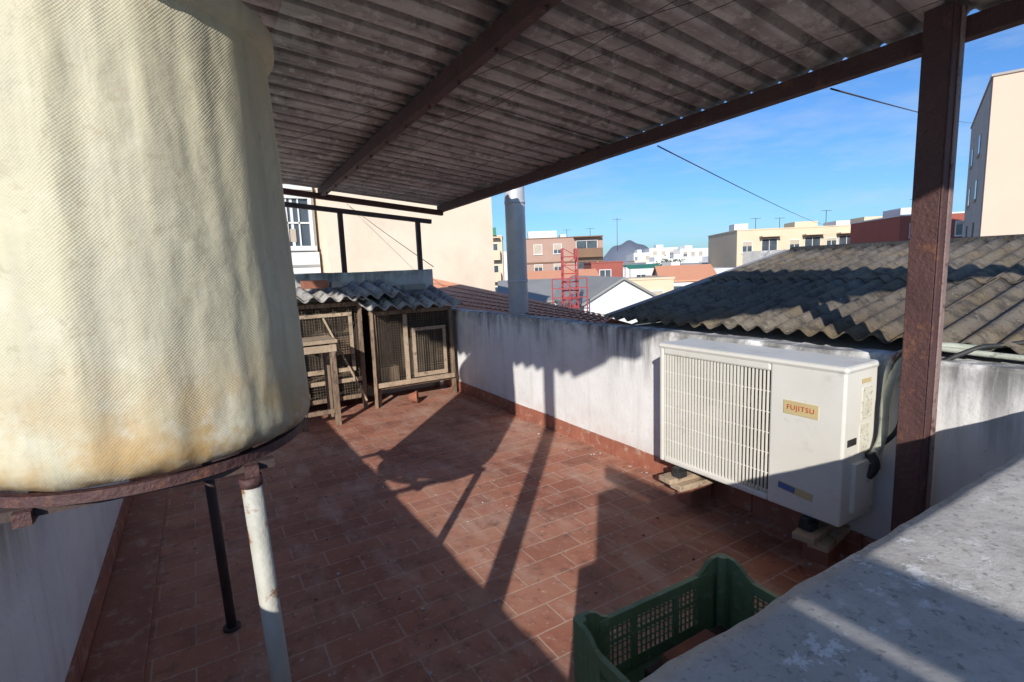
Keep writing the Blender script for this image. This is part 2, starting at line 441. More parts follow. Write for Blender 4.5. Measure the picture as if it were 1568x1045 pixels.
for (xa,ya,xb,yb2) in ((.3,5.3,2.2,-.2),(.9,5.5,2.0,.2),(1.4,5.4,1.7,-.4),(1.9,5.5,2.3,.4)):
    pts=[]
    for i in range(25):
        t=i/24; X=xa+(xb-xa)*t; Y=ya+(yb2-ya)*t
        pts.append((X+.01*math.sin(t*17),Y,zb(X,Y)+.046-.016*math.sin(math.pi*t*5)**2))
    b.tube(pts,.0014,DARKS,5)
for i in range(16):
    Y=-.2+i*.37; b.tube([(1.19,Y,zb(1.19,Y)-.03),(1.19,Y,zb(1.19,Y)-.048)],.008,DARKS,6)
b.obj("tie_wires",canopy)

# ------------------------------------------------------------------ water tank
tank=empty("fibreglass_water_tank")
cx,cy=CX,CY
prof=[(0,.965),(.30,.962),(.375,.965),(.405,.975),(.420,.993),(.427,1.02)]
nz=44
for i in range(1,nz+1): prof.append((.427-.038*i/nz,1.02+.99*i/nz))
prof+= [(.389,2.012),(.414,2.016),(.417,2.03),(.417,2.065),(.41,2.075),(.30,2.10),(0,2.115)]
b=MB(); n=160; rings=[]
for (r,z) in prof:
    if r==0: rings.append([b.bm.verts.new((cx,cy,z))]); continue
    ring=[]
    for k in range(n):
        a=2*math.pi*k/n; d=0
        if .98<z<2.01 :
            v=Vector((math.cos(a)*2.2,math.sin(a)*2.2,z*.7))
            d=.010*noise.noise(v*1.6)+.006*noise.noise(Vector((math.cos(a)*9,math.sin(a)*9,z*1.1)))+.002*noise.noise(Vector((math.cos(a)*4,math.sin(a)*4,z*14)))
        zz=z+(.010*noise.noise(Vector((math.cos(a)*2,math.sin(a)*2,5)))+.004*noise.noise(Vector((math.cos(a)*9,math.sin(a)*9,5))) if z<1.05 else 0)
        ring.append(b.bm.verts.new((cx+(r+d)*math.cos(a),cy+(r+d)*math.sin(a),zz)))
    rings.append(ring)
for i in range(len(rings)-1):
    A,B=rings[i],rings[i+1]
    for k in range(n):
        if len(A)==1: b.face([A[0],B[(k+1)%n],B[k]],TANK,True)
        elif len(B)==1: b.face([A[k],A[(k+1)%n],B[0]],TANK,True)
        else: b.face([A[k],A[(k+1)%n],B[(k+1)%n],B[k]],TANK,True)
b.obj("tank_body",tank)
b=MB()
n=96; secs=[(.372,.958),(.394,.958),(.394,.934),(.388,.934),(.388,.952),(.372,.952)]
rr=[[b.bm.verts.new((cx+r*math.cos(2*math.pi*k/n),cy+r*math.sin(2*math.pi*k/n),z)) for k in range(n)] for r,z in secs]
for i in range(6):
    for k in range(n): b.face([rr[i][k],rr[i][(k+1)%n],rr[(i+1)%6][(k+1)%n],rr[(i+1)%6][k]],RUST,False)
for yy in (1.46,2.24): b.beam((-.60,yy,.923),(.13,yy,.923),.03,.022,DARKS)
for xx in (-.36,.075): b.beam((xx,1.42,.918),(xx,2.30,.918),.032,.030,RUST)
b.obj("stand_frame",tank)
b=MB()
for (lx,ly,bx,by,m,r) in ((.070,1.43,.098,1.405,GREYPIPE,.024),(-.035,2.25,-.015,2.27,DARKS,.018)):
    b.tube([(bx,by,.004),(lx,ly,.90)],r,m,18)
    b.tube([(bx,by,.0),(bx,by,.012)],r*1.8,m,18)
b.tube([(.071,1.43,.88),(.070,1.43,.905)],.027,RUST,18)
b.obj("stand_legs",tank)

# ------------------------------------------------------------------ air conditioner
ac=empty("air_conditioner_outdoor_unit")
X0,X1=2.226,2.49; Ya,Yb=1.085,2.09; Z0,Z1=.25,.925
gy0,gy1=1.415,2.06; gz0,gz1=Z0+.035,Z1-.045
b=MB()
b.box(X0,X1,Ya,gy0,Z0,Z1,ACW)
b.box(X0+.05,X1,gy0+.001,Yb-.001,Z0,Z1-.002,ACD)
b.box(X0,X1,gy1,Yb,Z0,Z1,ACW)
b.box(X0,X1,gy0,gy1,Z0,gz0,ACW)
b.box(X0,X1,gy0,gy1,gz1,Z1,ACW)
b.obj("casing",ac,bevel=.010)
b=MB(); b.box(X0-.006,X1+.01,Ya-.008,Yb+.008,Z1-.012,Z1+.018,ACW); b.obj("top_cover",ac,bevel=.014)
b=MB()
y=gy0+.012
while y<gy1:
    wd=.0036 if y<1.56 else .0058
    b.box(X0+.002,X0+.015,y,y+wd,gz0,gz1,ACW); y+=.0195
for i in range(1,6):
    z=gz0+(gz1-gz0)*i/6; b.box(X0+.010,X0+.016,gy0,gy1,z-.002,z+.002,ACW)
b.obj("fan_grille",ac)
b=MB()
c=Vector((X0+.035,(gy0+gy1)/2,(gz0+gz1)/2))
b.tube([c,c+Vector((.012,0,0))],.06,ACW,24)
for k in range(3):
    a=2*math.pi*k/3
    p=c+Vector((.006,math.cos(a)*.05,math.sin(a)*.05)); q=c+Vector((.006,math.cos(a+.3)*.25,math.sin(a+.3)*.25))
    b.beam(p,q,.10,.006,GREYR,up=(1,.3,0))
b.obj("fan",ac)
b=MB()
b.box(X0-.003,X0+.002,1.19,1.345,.70,.762,LABEL)
MLb=Matrix.Translation((0,1.29,.35))@Matrix.Rotation(math.radians(6),4,'X')
b.box(X0-.003,X0+.002,-.09,.07,-.018,.018,LABEL,MLb)
b.box(X0-.0045,X0-.002,-.01,.068,-.014,.014,BLUET,MLb)
b.box(2.36,2.44,Ya-.003,Ya+.002,.70,.84,PAPER)
b.box(2.35,2.43,Ya-.003,Ya+.002,.55,.68,PAPER)
b.box(2.35,2.42,Ya-.0045,Ya-.002,.86,.88,LABEL)
b.box(2.30,2.46,Ya-.018,Ya+.002,.30,.52,ACW)
b.box(X0+.03,X0+.10,Ya-.0035,Ya+.002,.60,.63,ACD)
b.obj("labels_and_valve_cover",ac,bevel=.001)
cu=bpy.data.curves.new("badge_text",'FONT'); cu.body="FUJITSU"; cu.size=.032; cu.extrude=.0005; cu.align_x='CENTER'; cu.space_character=1.15
cu.materials.append(REDT)
t=bpy.data.objects.new("badge_text",cu); COL.objects.link(t); t.parent=ac
t.matrix_world=Matrix(((0,0,-1,X0-.0045),(-1,0,0,1.2675),(0,1,0,.722),(0,0,0,1)))
b=MB()
for yy in (1.22,1.95):
    b.box(X0-.03,XW-.01,yy-.02,yy+.02,.225,.25,ACD)
    b.box(X0-.02,X0+.04,yy-.03,yy+.03,.19,.226,BLACK)
    b.box(X1-.06,X1,yy-.03,yy+.03,.19,.226,BLACK)
b.obj("feet",ac,bevel=.004)
b=MB()
for yy,da in ((1.22,.15),(1.97,-.1)):
    M=Matrix.Translation((X0+.1,yy,0))@Matrix.Rotation(da,4,'Z')
    b.box(-.17,.12,-.045,.05,.160,.19,WOODL,M)
    b.box(-.13,.14,-.085,.00,.125,.159,WOODL,M)
    b.box(-.02,.14,-.05,.06,.0,.124,BRICK,M)
b.obj("wooden_support_blocks",bevel=.004)
b=MB()
def smooth(pts,n=8):
    P=[Vector(p) for p in pts]; out=[]
    for i in range(len(P)-1):
        p0=P[max(i-1,0)];p1=P[i];p2=P[i+1];p3=P[min(i+2,len(P)-1)]
        for k in range(n):
            t=k/n; out.append(.5*((2*p1)+(-p0+p2)*t+(2*p0-5*p1+4*p2-p3)*t*t+(-p0+3*p1-3*p2+p3)*t**3))
    out.append(P[-1]); return out
b.tube(smooth([(2.72,.80,.99),(2.60,.93,1.005),(2.50,1.00,.95),(2.455,1.035,.80),(2.45,1.04,.62),(2.42,1.07,.50)]),.017,INSUL,12)
b.tube(smooth([(2.72,.86,.985),(2.60,.98,1.0),(2.495,1.04,.94),(2.47,1.05,.75),(2.46,1.05,.55),(2.40,1.075,.42)]),.012,GREYPIPE,10)
b.tube(smooth([(2.95,.55,1.06),(2.72,.74,1.02),(2.62,.82,1.0),(2.51,.98,.86),(2.49,1.0,.66),(2.44,1.06,.56)]),.010,BLACK,8)
b.tube(smooth([(2.60,.93,1.00),(2.645,.72,.985),(2.66,.45,.98),(2.66,.30,.975)]),.012,INSUL,10)
b.tube(smooth([(2.42,1.07,.55),(2.43,1.055,.49),(2.415,1.075,.44)]),.022,BLACK,12)
b.obj("refrigerant_pipes")

# ------------------------------------------------------------------ plastic crate
b=MB()
L,Wd,Hh=.68,.42,.30
def crate_side(p0,p1,nb):
    p0=Vector(p0);p1=Vector(p1);d=(p1-p0);ln=d.length;d.normalize(); nrm=Vector((-d.y,d.x,0))
    Mx=Matrix(((d.x,nrm.x,0,p0.x),(d.y,nrm.y,0,p0.y),(0,0,1,0),(0,0,0,1)))
    b.box(0,ln,-.003,.003,.0,.06,GREEN,Mx)
    b.box(.09,ln-.09,-.010,.010,.212,.250,GREEN,Mx)
    b.box(.0,ln,-.003,.003,.145,.160,GREEN,Mx)
    n=int(ln/.021)
    for i in range(n+1):
        x=ln*i/n; b.box(x-.003,x+.003,-.0035,.0035,.06,.225,GREEN,Mx)
    for z in (.085,.11,.135,.175,.197): b.box(0,ln,-.0025,.0025,z-.003,z+.003,GREEN,Mx)
    k=max(2,int(ln/.2))
    for i in range(k+1):
        x=.045+(ln-.09)*i/k; b.box(x-.014,x+.014,-.006,.006,0,.232,GREEN,Mx)
    def piece(xa,xb,ha,hb):
        P=[Vector(p) for p in ((xa,-.011,0),(xb,-.011,0),(xb,.006,0),(xa,.006,0),(xa,-.011,ha),(xb,-.011,hb),(xb,.006,hb),(xa,.006,ha))]
        b.hexa([Mx@p for p in P],GREEN)
    xs=(.012,.055,.080,.105,.135); hs=(.297,.295,.285,.262,.250)
    for i in range(4):
        piece(xs[i],xs[i+1],hs[i],hs[i+1]); piece(ln-xs[i+1],ln-xs[i],hs[i+1],hs[i])
C=[(0,0,0),(L,0,0),(L,Wd,0),(0,Wd,0)]
for i in range(4): crate_side(C[i],C[(i+1)%4],0)
for (x,y) in ((0,0),(L,0),(L,Wd),(0,Wd)):
    b.tube([(x+(.010 if x==0 else -.010),y+(.010 if y==0 else -.010),0),(x+(.010 if x==0 else -.010),y+(.010 if y==0 else -.010),.296)],.021,GREEN,14)
b.box(0,L,0,Wd,.004,.012,GREEN)
b.obj("green_plastic_crate",bevel=.002,M=Matrix.Translation((.90,.79,.004))@Matrix.Rotation(math.radians(-2),4,'Z'))
b=MB(); b.box(1.12,1.5,.86,1.12,.02,.09,DARKS); b.box(1.18,1.40,.92,1.10,.091,.13,BRICK); b.obj("clay_bricks_in_crate",bevel=.006)

# ------------------------------------------------------------------ rabbit hutches
def mesh_panel(b,x0,x1,z0,z1,y,sp=.026,r=.0030):
    n=int((x1-x0)/sp); m=int((z1-z0)/sp)
    for i in range(n+1):
        x=x0+(x1-x0)*i/n; b.beam((x,y,z0),(x+random.uniform(-.004,.004),y,z1),r,r,WIRE)
    for j in range(m+1):
        z=z0+(z1-z0)*j/m; b.beam((x0,y,z),(x1,y,z+random.uniform(-.004,.004)),r,r,WIRE)
def hutch(name,x0,x1,y0,y1,zb0,zt,split,door):
    e=empty(name)
    b=MB(); w=.042
    for x in (x0,x1-w):
        for yy in (y0,y1-w):
            dx=random.uniform(-.015,.015)
            b.beam((x+w/2+dx,yy+w/2,0),(x+w/2,yy+w/2,zt+random.uniform(-.01,.01)),w,w,WOOD,up=(0,1,0))
    for z in (zb0,zt-w):
        b.box(x0+w,x1-w,y0+.006,y0+.04,z,z+w,WOOD); b.box(x0+w,x1-w,y1-.04,y1-.006,z,z+w,WOOD)
        b.box(x0+.006,x0+.04,y0+w,y1-w,z,z+w,WOOD); b.box(x1-.04,x1-.006,y0+w,y1-w,z,z+w,WOOD)
    for z in split: b.box(x0+w,x1-w,y0+.004,y0+.038,z,z+w,WOODL)
    b.obj("frame",e,bevel=.004)
    b=MB()
    b.box(x0+.01,x1-.01,y0+.04,y1-.01,zb0+.012,zb0+.03,DARKIN)
    x=x0+.045
    while x<x1-.05:
        x2=min(x+random.uniform(.08,.13),x1-.045); b.box(x,x2-.004,y1-.03,y1-.012-random.uniform(0,.004),zb0+w,zt-w,random.choice((WOOD,DARKIN,DARKIN))); x=x2
    b.box(x0+.01,x0+.022,y0+.046,y1-.046,zb0+w,zt-w,DARKIN)
    b.box(x1-.022,x1-.012,y0+.046,y1-.046,zb0+w,zt-w,DARKIN)
    for z in split: b.box(x0+.05,x1-.05,y0+.045,y1-.045,z+.01,z+.022,WOOD)
    b.box(x0+.1,x0+.32,y0+.2,y1-.06,zb0+.031,zb0+.20,WOOD)
    b.obj("boards",e)
    b=MB()
    zs=[zb0]+list(split)+[zt-w]
    for i in range(len(zs)-1): mesh_panel(b,x0+w,x1-w,zs[i]+w,zs[i+1],y0+.02)
    b.obj("wire_mesh",e)
    if door:
        dx0,dx1,dz0,dz1=door; b=MB()
        for (a,c,d_,e_) in ((dx0,dx0+.035,dz0,dz1),(dx1-.035,dx1,dz0,dz1),(dx0+.035,dx1-.035,dz0,dz0+.045),(dx0+.035,dx1-.035,dz1-.035,dz1)):
            b.box(a,c,y0-.022,y0-.001,d_,e_,WOODL)
        mesh_panel(b,dx0+.035,dx1-.035,dz0+.045,dz1-.035,y0-.012)
        b.box(dx0-.01,dx0+.03,y0-.035,y0-.022,(dz0+dz1)/2,(dz0+dz1)/2+.06,WOODL)
        b.obj("door",e,bevel=.002)
    return e
h1=hutch("rabbit_hutch",.58,1.44,5.38,5.86,.12,1.12,(.30,),(.80,1.33,.42,1.02))
h2=hutch("rabbit_hutch",1.53,2.44,5.36,5.86,.17,1.0,(),(1.95,2.34,.26,.80))
b=MB(); b.box(1.86,1.90,5.335,5.375,.215,.955,WOODL); b.box(1.50,2.42,5.32,5.35,.20,.25,WOODL); b.obj("mid_rail",h2,bevel=.003)
b=MB(); b.beam((1.50,5.30,.0),(1.53,5.36,1.05),.035,.03,WOOD); b.beam((.62,5.28,0),(.60,5.34,1.0),.05,.02,WOOD); b.beam((1.40,5.30,.10),(1.05,5.36,.98),.02,.02,WOODL); b.obj("loose_batten",h1,bevel=.003)
def cover(name,x0,x1,y0,y1,z0,sl,parent,ph=0,tw=0,pitch=.15,amp=.026):
    b=MB(); n=int((x1-x0)/pitch*10); thick=.008; top=[];bot=[]
    for j in range(n+1):
        x=x0+(x1-x0)*j/n; w=amp*math.sin(2*math.pi*x/pitch+ph)
        rt=[];rb=[]
        for i in range(4):
            y=y0+(y1-y0)*i/3; z=z0+sl*(y-y0)+tw*(x-x0)+w
            rt.append(b.bm.verts.new((x,y,z+thick/2))); rb.append(b.bm.verts.new((x,y,z-thick/2)))
        top.append(rt);bot.append(rb)
    for j in range(n):
        for i in range(3):
            b.face([top[j][i],top[j+1][i],top[j+1][i+1],top[j][i+1]],GREYCORR,True); b.face([bot[j][i],bot[j][i+1],bot[j+1][i+1],bot[j+1][i]],GREYCORR,True)
        for i in (0,3): b.face([top[j][i],bot[j][i],bot[j+1][i],top[j+1][i]],GREYCORR)
    for j in (0,n):
        for i in range(3): b.face([top[j][i],top[j][i+1],bot[j][i+1],bot[j][i]],GREYCORR)
    return b.obj(name,parent)
cover("corrugated_cover",.35,1.46,5.14,5.86,1.185,.12,h1,tw=-.02)
cover("corrugated_cover",1.36,2.46,5.08,5.86,1.065,.22,h2,ph=1.0,tw=-.03)
cover("corrugated_cover_upper",1.30,1.86,5.20,5.86,1.165,.19,h2,ph=2,tw=.02)
b=MB()
b.box(.92,1.16,5.5,5.66,1.27,1.35,BRICK); b.box(1.19,1.29,5.45,5.6,1.27,1.33,GREYR); b.box(1.95,2.2,5.5,5.62,1.20,1.26,GREYR)
b.obj("clay_bricks",bevel=.005)
b=MB()
sx0,sx1,sy0,sy1=.70,1.05,4.92,5.28
for x in (sx0,sx1-.05):
    for yy in (sy0,sy1-.05): b.box(x,x+.05,yy,yy+.05,0,.78,WOOD)
b.box(sx0-.02,sx1+.02,sy0-.02,sy1+.02,.781,.815,WOODL)
b.box(sx0-.01,sx1+.01,sy0-.004,sy0+.012,.70,.765,WOODL); b.box(sx1-.02,sx1+.004,sy0+.05,sy1-.05,.68,.74,WOOD)
b.box(sx0+.05,sx1-.05,sy0+.01,sy0+.04,.12,.16,WOOD)
b.obj("wooden_stand",bevel=.004)
b=MB()
prof=[(.03,0),(.055,.0),(.075,.09),(.085,.095),(.085,.12),(.07,.12),(.05,.02)]
n=20; rings=[[b.bm.verts.new((r*math.cos(2*math.pi*k/n),r*math.sin(2*math.pi*k/n),z)) for k in range(n)] for r,z in prof]
for i in range(len(rings)-1):
    for k in range(n): b.face([rings[i][k],rings[i][(k+1)%n],rings[i+1][(k+1)%n],rings[i+1][k]],BRICK,True)
b.face(rings[0],BRICK); b.face(rings[-1],BRICK)
b.obj("clay_flower_pot",M=Matrix.Translation((1.84,5.26,.066))@Matrix.Rotation(math.radians(85),4,'Y')@Matrix.Rotation(.5,4,'X')@Matrix.Scale(.75,4))

# ------------------------------------------------------------------ neighbour roofs
b=MB()
PT=.118
for k in range(9):
    ya=2.98-PT*8*(k+1); yb=2.98-PT*8*k+.04
    for ri,(xa,xb) in enumerate(((2.68,3.9),(3.8,5.02))):
        off=.012*ri+(.005 if k%2 else 0); tl=random.uniform(-.006,.006)
        b.corr(xa+random.uniform(-.03,.02),xb,ya,yb,lambda X,Y,o=off,t=tl:1.0+.19*(X-2.68)+o+t*(X-3.3),PT,.018,LICHEN,nx=4)
        if ri==0: b.corr(5.0,7.5,ya,yb,lambda X,Y:1.45-.2*(X-5.0),PT,.018,LICHEN,nx=2)
b.tube([(5.01,-5,1.445),(5.01,3.0,1.445)],.045,LICHEN,12)
b.beam((2.68,3.02,1.005),(5.0,3.02,1.455),.10,.02,GREYR)
b.hexa([Vector(p) for p in ((2.74,-5,-8),(7.4,-5,-8),(7.4,2.9,-8),(2.74,2.9,-8),(2.74,-5,.93),(7.4,-5,.93),(7.4,2.9,.93),(2.74,2.9,.93))],WHITE)
v=[b.bm.verts.new(p) for p in ((2.74,2.90,.931),(7.4,2.90,.931),(5.0,2.90,1.40))]; b.face(v,WHITE)
b.obj("corrugated_roof_building")
b=MB(); b.box(5.1,6.2,3.06,3.6,.6,1.47,CONC); b.obj("concrete_roof_block")
b=MB()
A=Vector((2.66,8.8,.95));B_=Vector((2.66,3.15,.90));Cc=Vector((3.64,4.05,.84));D=Vector((3.64,8.8,1.24))
ncol=26
for i in range(ncol*2):
    t0=i/(ncol*2); t1=(i+.98)/(ncol*2)
    p0=B_.lerp(A,(t0+t1)/2); p1=Cc.lerp(D,(t0+t1)/2)
    nt_=6
    for s_ in range(nt_):
        q0=p0.lerp(p1,s_/nt_); q1=p0.lerp(p1,(s_+1.12)/nt_)
        q0=q0+Vector((0,random.uniform(-.006,.006),.010)); q1=q1+Vector((0,0,.002))
        ra=[];rb=[]
        for k in range(7):
            a=math.pi*k/6; ra.append(b.bm.verts.new(q0+Vector((0,math.cos(a)*.056,math.sin(a)*.024)))); rb.append(b.bm.verts.new(q1+Vector((0,math.cos(a)*.050,math.sin(a)*.021))))
        for k in range(6): b.face([ra[k],ra[k+1],rb[k+1],rb[k]],CLAYTILE,True)
v=[b.bm.verts.new(p) for p in (A,B_,Cc,D)]; b.face([v[0],v[1],v[2]],CLAYTILE); b.face([v[0],v[2],v[3]],CLAYTILE)
v=[b.bm.verts.new(p) for p in (Cc,D,D+Vector((3,0,-.9)),Cc+Vector((3,0,-.9)))]; b.face(v,CLAYTILE)
b.box(2.68,6.5,3.3,8.8,-8,.3,WHITE)
b.box(2.64,2.70,3.1,8.8,.3,.92,WHITE)
b.obj("clay_tile_roof_house",recalc=True)
b=MB()
b.tube([(2.80,4.52,-.5),(2.80,4.52,2.0),(2.80,4.52,2.9)],.100,GALV,28)
for z in (1.25,2.02,2.72): b.tube([(2.80,4.52,z),(2.80,4.52,z+.03)],.104,GALV,28)
b.tube([(2.80,4.52,2.95),(2.80,4.52,3.1)],[.19,.02],GALV,24)
b.obj("metal_flue_pipe")

# ------------------------------------------------------------------ buildings
TH=math.radians(30.9)
RZ=Matrix.Rotation(-TH,4,'Z')
def city(s,d,yaw=0): return RZ@Matrix.Translation((s,d,0))@Matrix.Rotation(yaw,4,'Z')
def building(name,M,w,dep,zt,wall,wins=(),zbase=-8,roof=None,par=.5,trim=None,balc=(),extras=()):
    e=empty(name,M)
    def ch(b,n,bev=0):
        o=b.obj(n,None,bev); o.parent=e; return o
    b=MB(); b.box(0,w,0,dep,zbase,zt,wall)
    if par:
        b.box(-.06,w+.06,-.06,.16,zt-.02,zt+.10,trim or wall); b.box(-.06,.16,.161,dep,zt-.02,zt+.10,trim or wall); b.box(w-.16,w+.06,.161,dep,zt-.02,zt+.10,trim or wall)
    for (x0,x1,y0,y1,z0,z1,m) in extras: b.box(x0,x1,y0,y1,z0,z1,m)
    ch(b,"walls")
    if wins:
        g=MB(); f=MB()
        for (x0,x1,z0,z1,sh) in wins:
            g.box(x0,x1,-.02,.05,z0,z1,GLASS)
            t=.07
            f.box(x0-t,x0,-.10,.03,z0-t,z1+t,FRAME if sh<2 else wall); f.box(x1,x1+t,-.10,.03,z0-t,z1+t,FRAME if sh<2 else wall)
            f.box(x0,x1,-.10,.03,z1,z1+t,FRAME if sh<2 else wall); f.box(x0-.1,x1+.1,-.16,.03,z0-t-.04,z0,FRAME if sh<2 else wall)
            f.box((x0+x1)/2-.03,(x0+x1)/2+.03,-.04,.0,z0,z1,FRAME)
            if 0<sh<=1: f.box(x0,x1,-.06,-.021,z1-(z1-z0)*sh,z1,SHUT)
        ch(g,"window_glass"); ch(f,"window_frames")
    if balc:
        q=MB()
        for (x0,x1,z,h,m) in balc:
            q.box(x0,x1,-1.0,.0,z-.15,z,m); q.box(x0,x1,-1.08,-1.0,z-.15,z+h,m)
            q.box(x0,x0+.08,-1.0,0,z,z+h,m); q.box(x1-.08,x1,-1.0,0,z,z+h,m)
            q.box(x0,x1,-1.05,0,z+2.45,z+2.58,m)
        ch(q,"balconies")
    return e

b_e=building("cream_apartment_block",Matrix.Translation((2.72,12.6,0)),4.35,9,5.2,CREAM,[],extras=[])
e=building("apartment_block_with_glazed_gallery",Matrix.Translation((-1.6,13.4,0)),4.25,8,5.0,WHITE,
   [(3.35,4.10,2.1,3.2,0),(2.3,3.1,2.1,3.2,0),(3.35,4.10,3.5,4.4,.5)],
   extras=[(2.1,4.24,-.18,-.001,1.25,1.95,WHITE),(2.2,4.24,-.2,-.181,1.4,1.46,GREYR),(2.2,4.24,-.2,-.181,1.6,1.66,GREYR)])
b=MB()
for xx in (3.6,3.86): b.box(xx,xx+.03,-.06,-.022,2.1,3.2,FRAME)
b.box(3.35,4.10,-.06,-.022,2.62,2.66,FRAME)
o=b.obj("glazing_bars"); o.parent=e
b=MB(); b.box(3.4,3.55,-.05,-.03,2.15,2.55,CREAM2); b.box(3.65,3.78,-.05,-.03,2.2,2.5,SHUT); o=b.obj("laundry"); o.parent=e

wins=[];bal=[]
for r,z in enumerate((3.0,.4,-2.2)):
    for c in range(3): wins.append((1.0+c*2.6,2.0+c*2.6,z,z+1.2,random.choice((.3,.6,1))))
    wins.append((9.2,11.9,z-.3,z+1.5,0)); bal.append((8.8,12.5,z-.5,1.0,BROWN))
building("salmon_apartment_building",city(-.2,70),12.7,12,5.0,SALMON,wins,balc=bal,trim=BROWN,
   extras=[(3.0,6.8,2,6,5.0,6.1,WHITE),(7.4,8.2,3,5,5.0,5.6,WHITE),(0,12.7,-.12,-.001,1.75,1.95,BROWN),(0,12.7,-.12,-.001,-.85,-.65,BROWN)])
wins=[(.5,1.7,z,z+1.7,0) for z in (2.6,0,-2.6)]; bal=[(.2,2.0,z-.1,1.0,CREAM2) for z in (2.6,0,-2.6)]
building("balcony_apartment_building",city(-3.0,64),2.3,8,5.2,CREAM2,wins,balc=bal,extras=[(.3,1.6,-.5,.5,5.3,6.2,AWN)])
wins=[];bal=[]
for r,z in enumerate((2.1,-.6,-3.3)):
    for x in (.6,5.7,9.6,12.6,16.4): wins.append((x,x+1.0,z-.1,z+1.1,random.choice((.4,.8,.2))))
    for x in (2.7,7.3,10.9,14.1): wins.append((x,x+1.6,z-.8,z+1.3,0)); bal.append((x-.3,x+1.9,z-.9,.9,CREAM2))
building("pale_yellow_apartment_building",city(25.9,60,math.radians(-6)),17.6,12,4.5,CREAM2,wins,balc=bal,
   extras=[(0,1.5,1,3,4.5,5.3,WHITE),(7,9.5,2,5,4.5,5.3,CREAM2),(11.5,13,2,5,4.5,5.2,WHITE),(14.5,17,2,5,4.5,5.5,CREAM2)])
wins=[(x,x+1.1,z,z+1.1,s_) for z in (2.6,-.1) for x,s_ in ((.8,.3),(2.5,.8),(4.2,.2))]
building("red_brick_building",city(33.2,45,math.radians(-10)),6.4,9,4.4,BRED,wins,trim=WHITE,
   extras=[(1.0,3.0,2,5,4.4,5.2,WHITE),(3.6,4.4,2,4,4.4,5.5,WHITE),(0,6.4,-.3,-.001,1.9,2.15,WHITE)])
eb=building("tall_pink_apartment_block",city(22.3,25,math.radians(-38)),12,13,9.1,PINK,[],par=0)
b=MB(); b.box(-.03,-.001,.4,13,-8,9.05,PINKG)  # side face panel; its shading is painted in as a grey colour
for z in (6.3,4.0,1.8):
    for yy in (4,9): b.box(-.06,-.031,yy,yy+.9,z,z+1.0,GLASS); b.box(-.12,-.031,yy-.1,yy+1.0,z-.12,z-.001,PINKG)
b.box(-.08,12.05,-.08,13,9.101,9.20,PINKG)
o=b.obj("side_wall_and_windows"); o.parent=eb
specs=[(35.5,150,5,4.0,WHITE),(40.5,152,8,5.2,WHITE),(48,148,9,4.6,WHITE),(31,130,4,1.8,CREAM),(16,160,7,4,WHITE),(36,120,7,1.9,WHITE),(44,115,9,1.3,CREAM),(54,130,8,3.2,WHITE),(26,100,8,1.3,WHITE),(62,160,10,4.6,WHITE),(4,200,12,5.5,CREAM),(70,170,12,5,CREAM2),(-8,120,9,5,WHITE),(85,170,14,6,WHITE),(30,78,5,.9,WHITE),(21,70,5,.3,CREAM)]
for i,(s,d,wd,zt,m) in enumerate(specs):
    ws=[(x,x+1.1,z,z+1.2,random.choice((0,.5,1))) for z in (zt-2,zt-4.8) for x in [1+2.4*k for k in range(int((wd-1.5)//2.4)+1)] if x+1.2<wd]
    building("town_house",city(s,d,math.radians(random.uniform(-12,12))),wd,9,zt,m,ws,extras=[(wd*.3,wd*.55,2,5,zt,zt+1.0,WHITE)])
def gable(name,M,w,dep,ze,zr,wall,roof,ridge='y',wins=()):
    e=empty(name,M); b=MB(); b.box(0,w,0,dep,-8,ze,wall)
    if ridge=='y':
        for yy in (0,dep):
            v=[b.bm.verts.new(p) for p in ((0,yy,ze),(w,yy,ze),(w/2,yy,zr))]; b.face(v,wall)
    else:
        for xx in (0,w):
            v=[b.bm.verts.new(p) for p in ((xx,0,ze),(xx,dep,ze),(xx,dep/2,zr))]; b.face(v,wall)
    o=b.obj("walls"); o.parent=e
    b=MB(); t=.1
    def slab(p):
        p=[Vector(q) for q in p]; b.hexa(p+[q+Vector((0,0,t)) for q in p],roof)
    o_=.2; k=(zr-ze)/((w/2) if ridge=='y' else dep/2)*o_
    if ridge=='y':
        slab([(-o_,-o_,ze-k),(w/2,-o_,zr),(w/2,dep+o_,zr),(-o_,dep+o_,ze-k)]); slab([(w/2,-o_,zr),(w+o_,-o_,ze-k),(w+o_,dep+o_,ze-k),(w/2,dep+o_,zr)])
    else:
        slab([(-o_,-o_,ze-k),(w+o_,-o_,ze-k),(w+o_,dep/2,zr),(-o_,dep/2,zr)]); slab([(-o_,dep/2,zr),(w+o_,dep/2,zr),(w+o_,dep+o_,ze-k),(-o_,dep+o_,ze-k)])
    o=b.obj("roof"); o.parent=e
    if wins:
        b=MB()
        for (x0,x1,z0,z1) in wins: b.box(x0,x1,-.03,.03,z0,z1,GLASS); b.box(x0-.1,x1+.1,-.09,.02,z0-.12,z0-.001,FRAME)
        o=b.obj("windows"); o.parent=e
gable("white_gable_house",city(3.1,22,math.radians(8)),3.4,8,-.25,.72,WHITE,GREYR)
gable("grey_roof_shed",city(-.5,27),4.6,9,-.4,.55,WHITE,GREYR,'x')
gable("clay_roof_house",city(11.6,40,math.radians(-10)),4.0,7,-.1,.95,WHITE,CLAYTILE,'x',[(.8,1.5,-1.3,-.5),(2.4,3.1,-1.3,-.5)])
gable("clay_roof_house",city(1.6,44),6,7,-.1,.9,CREAM,CLAYTILE,'x',[(1,1.9,-1.6,-.5),(3.4,4.3,-1.6,-.5)])
building("low_cream_house",city(6.4,32),3.6,6,.35,CREAM2,[(.6,1.3,-1.4,-.4,0),(2.2,2.9,-1.4,-.4,.5)])
building("low_white_house",city(15.5,46),5,8,.5,WHITE,[(1,2,-1.2,0,.5),(3,4,-1.2,0,0)])
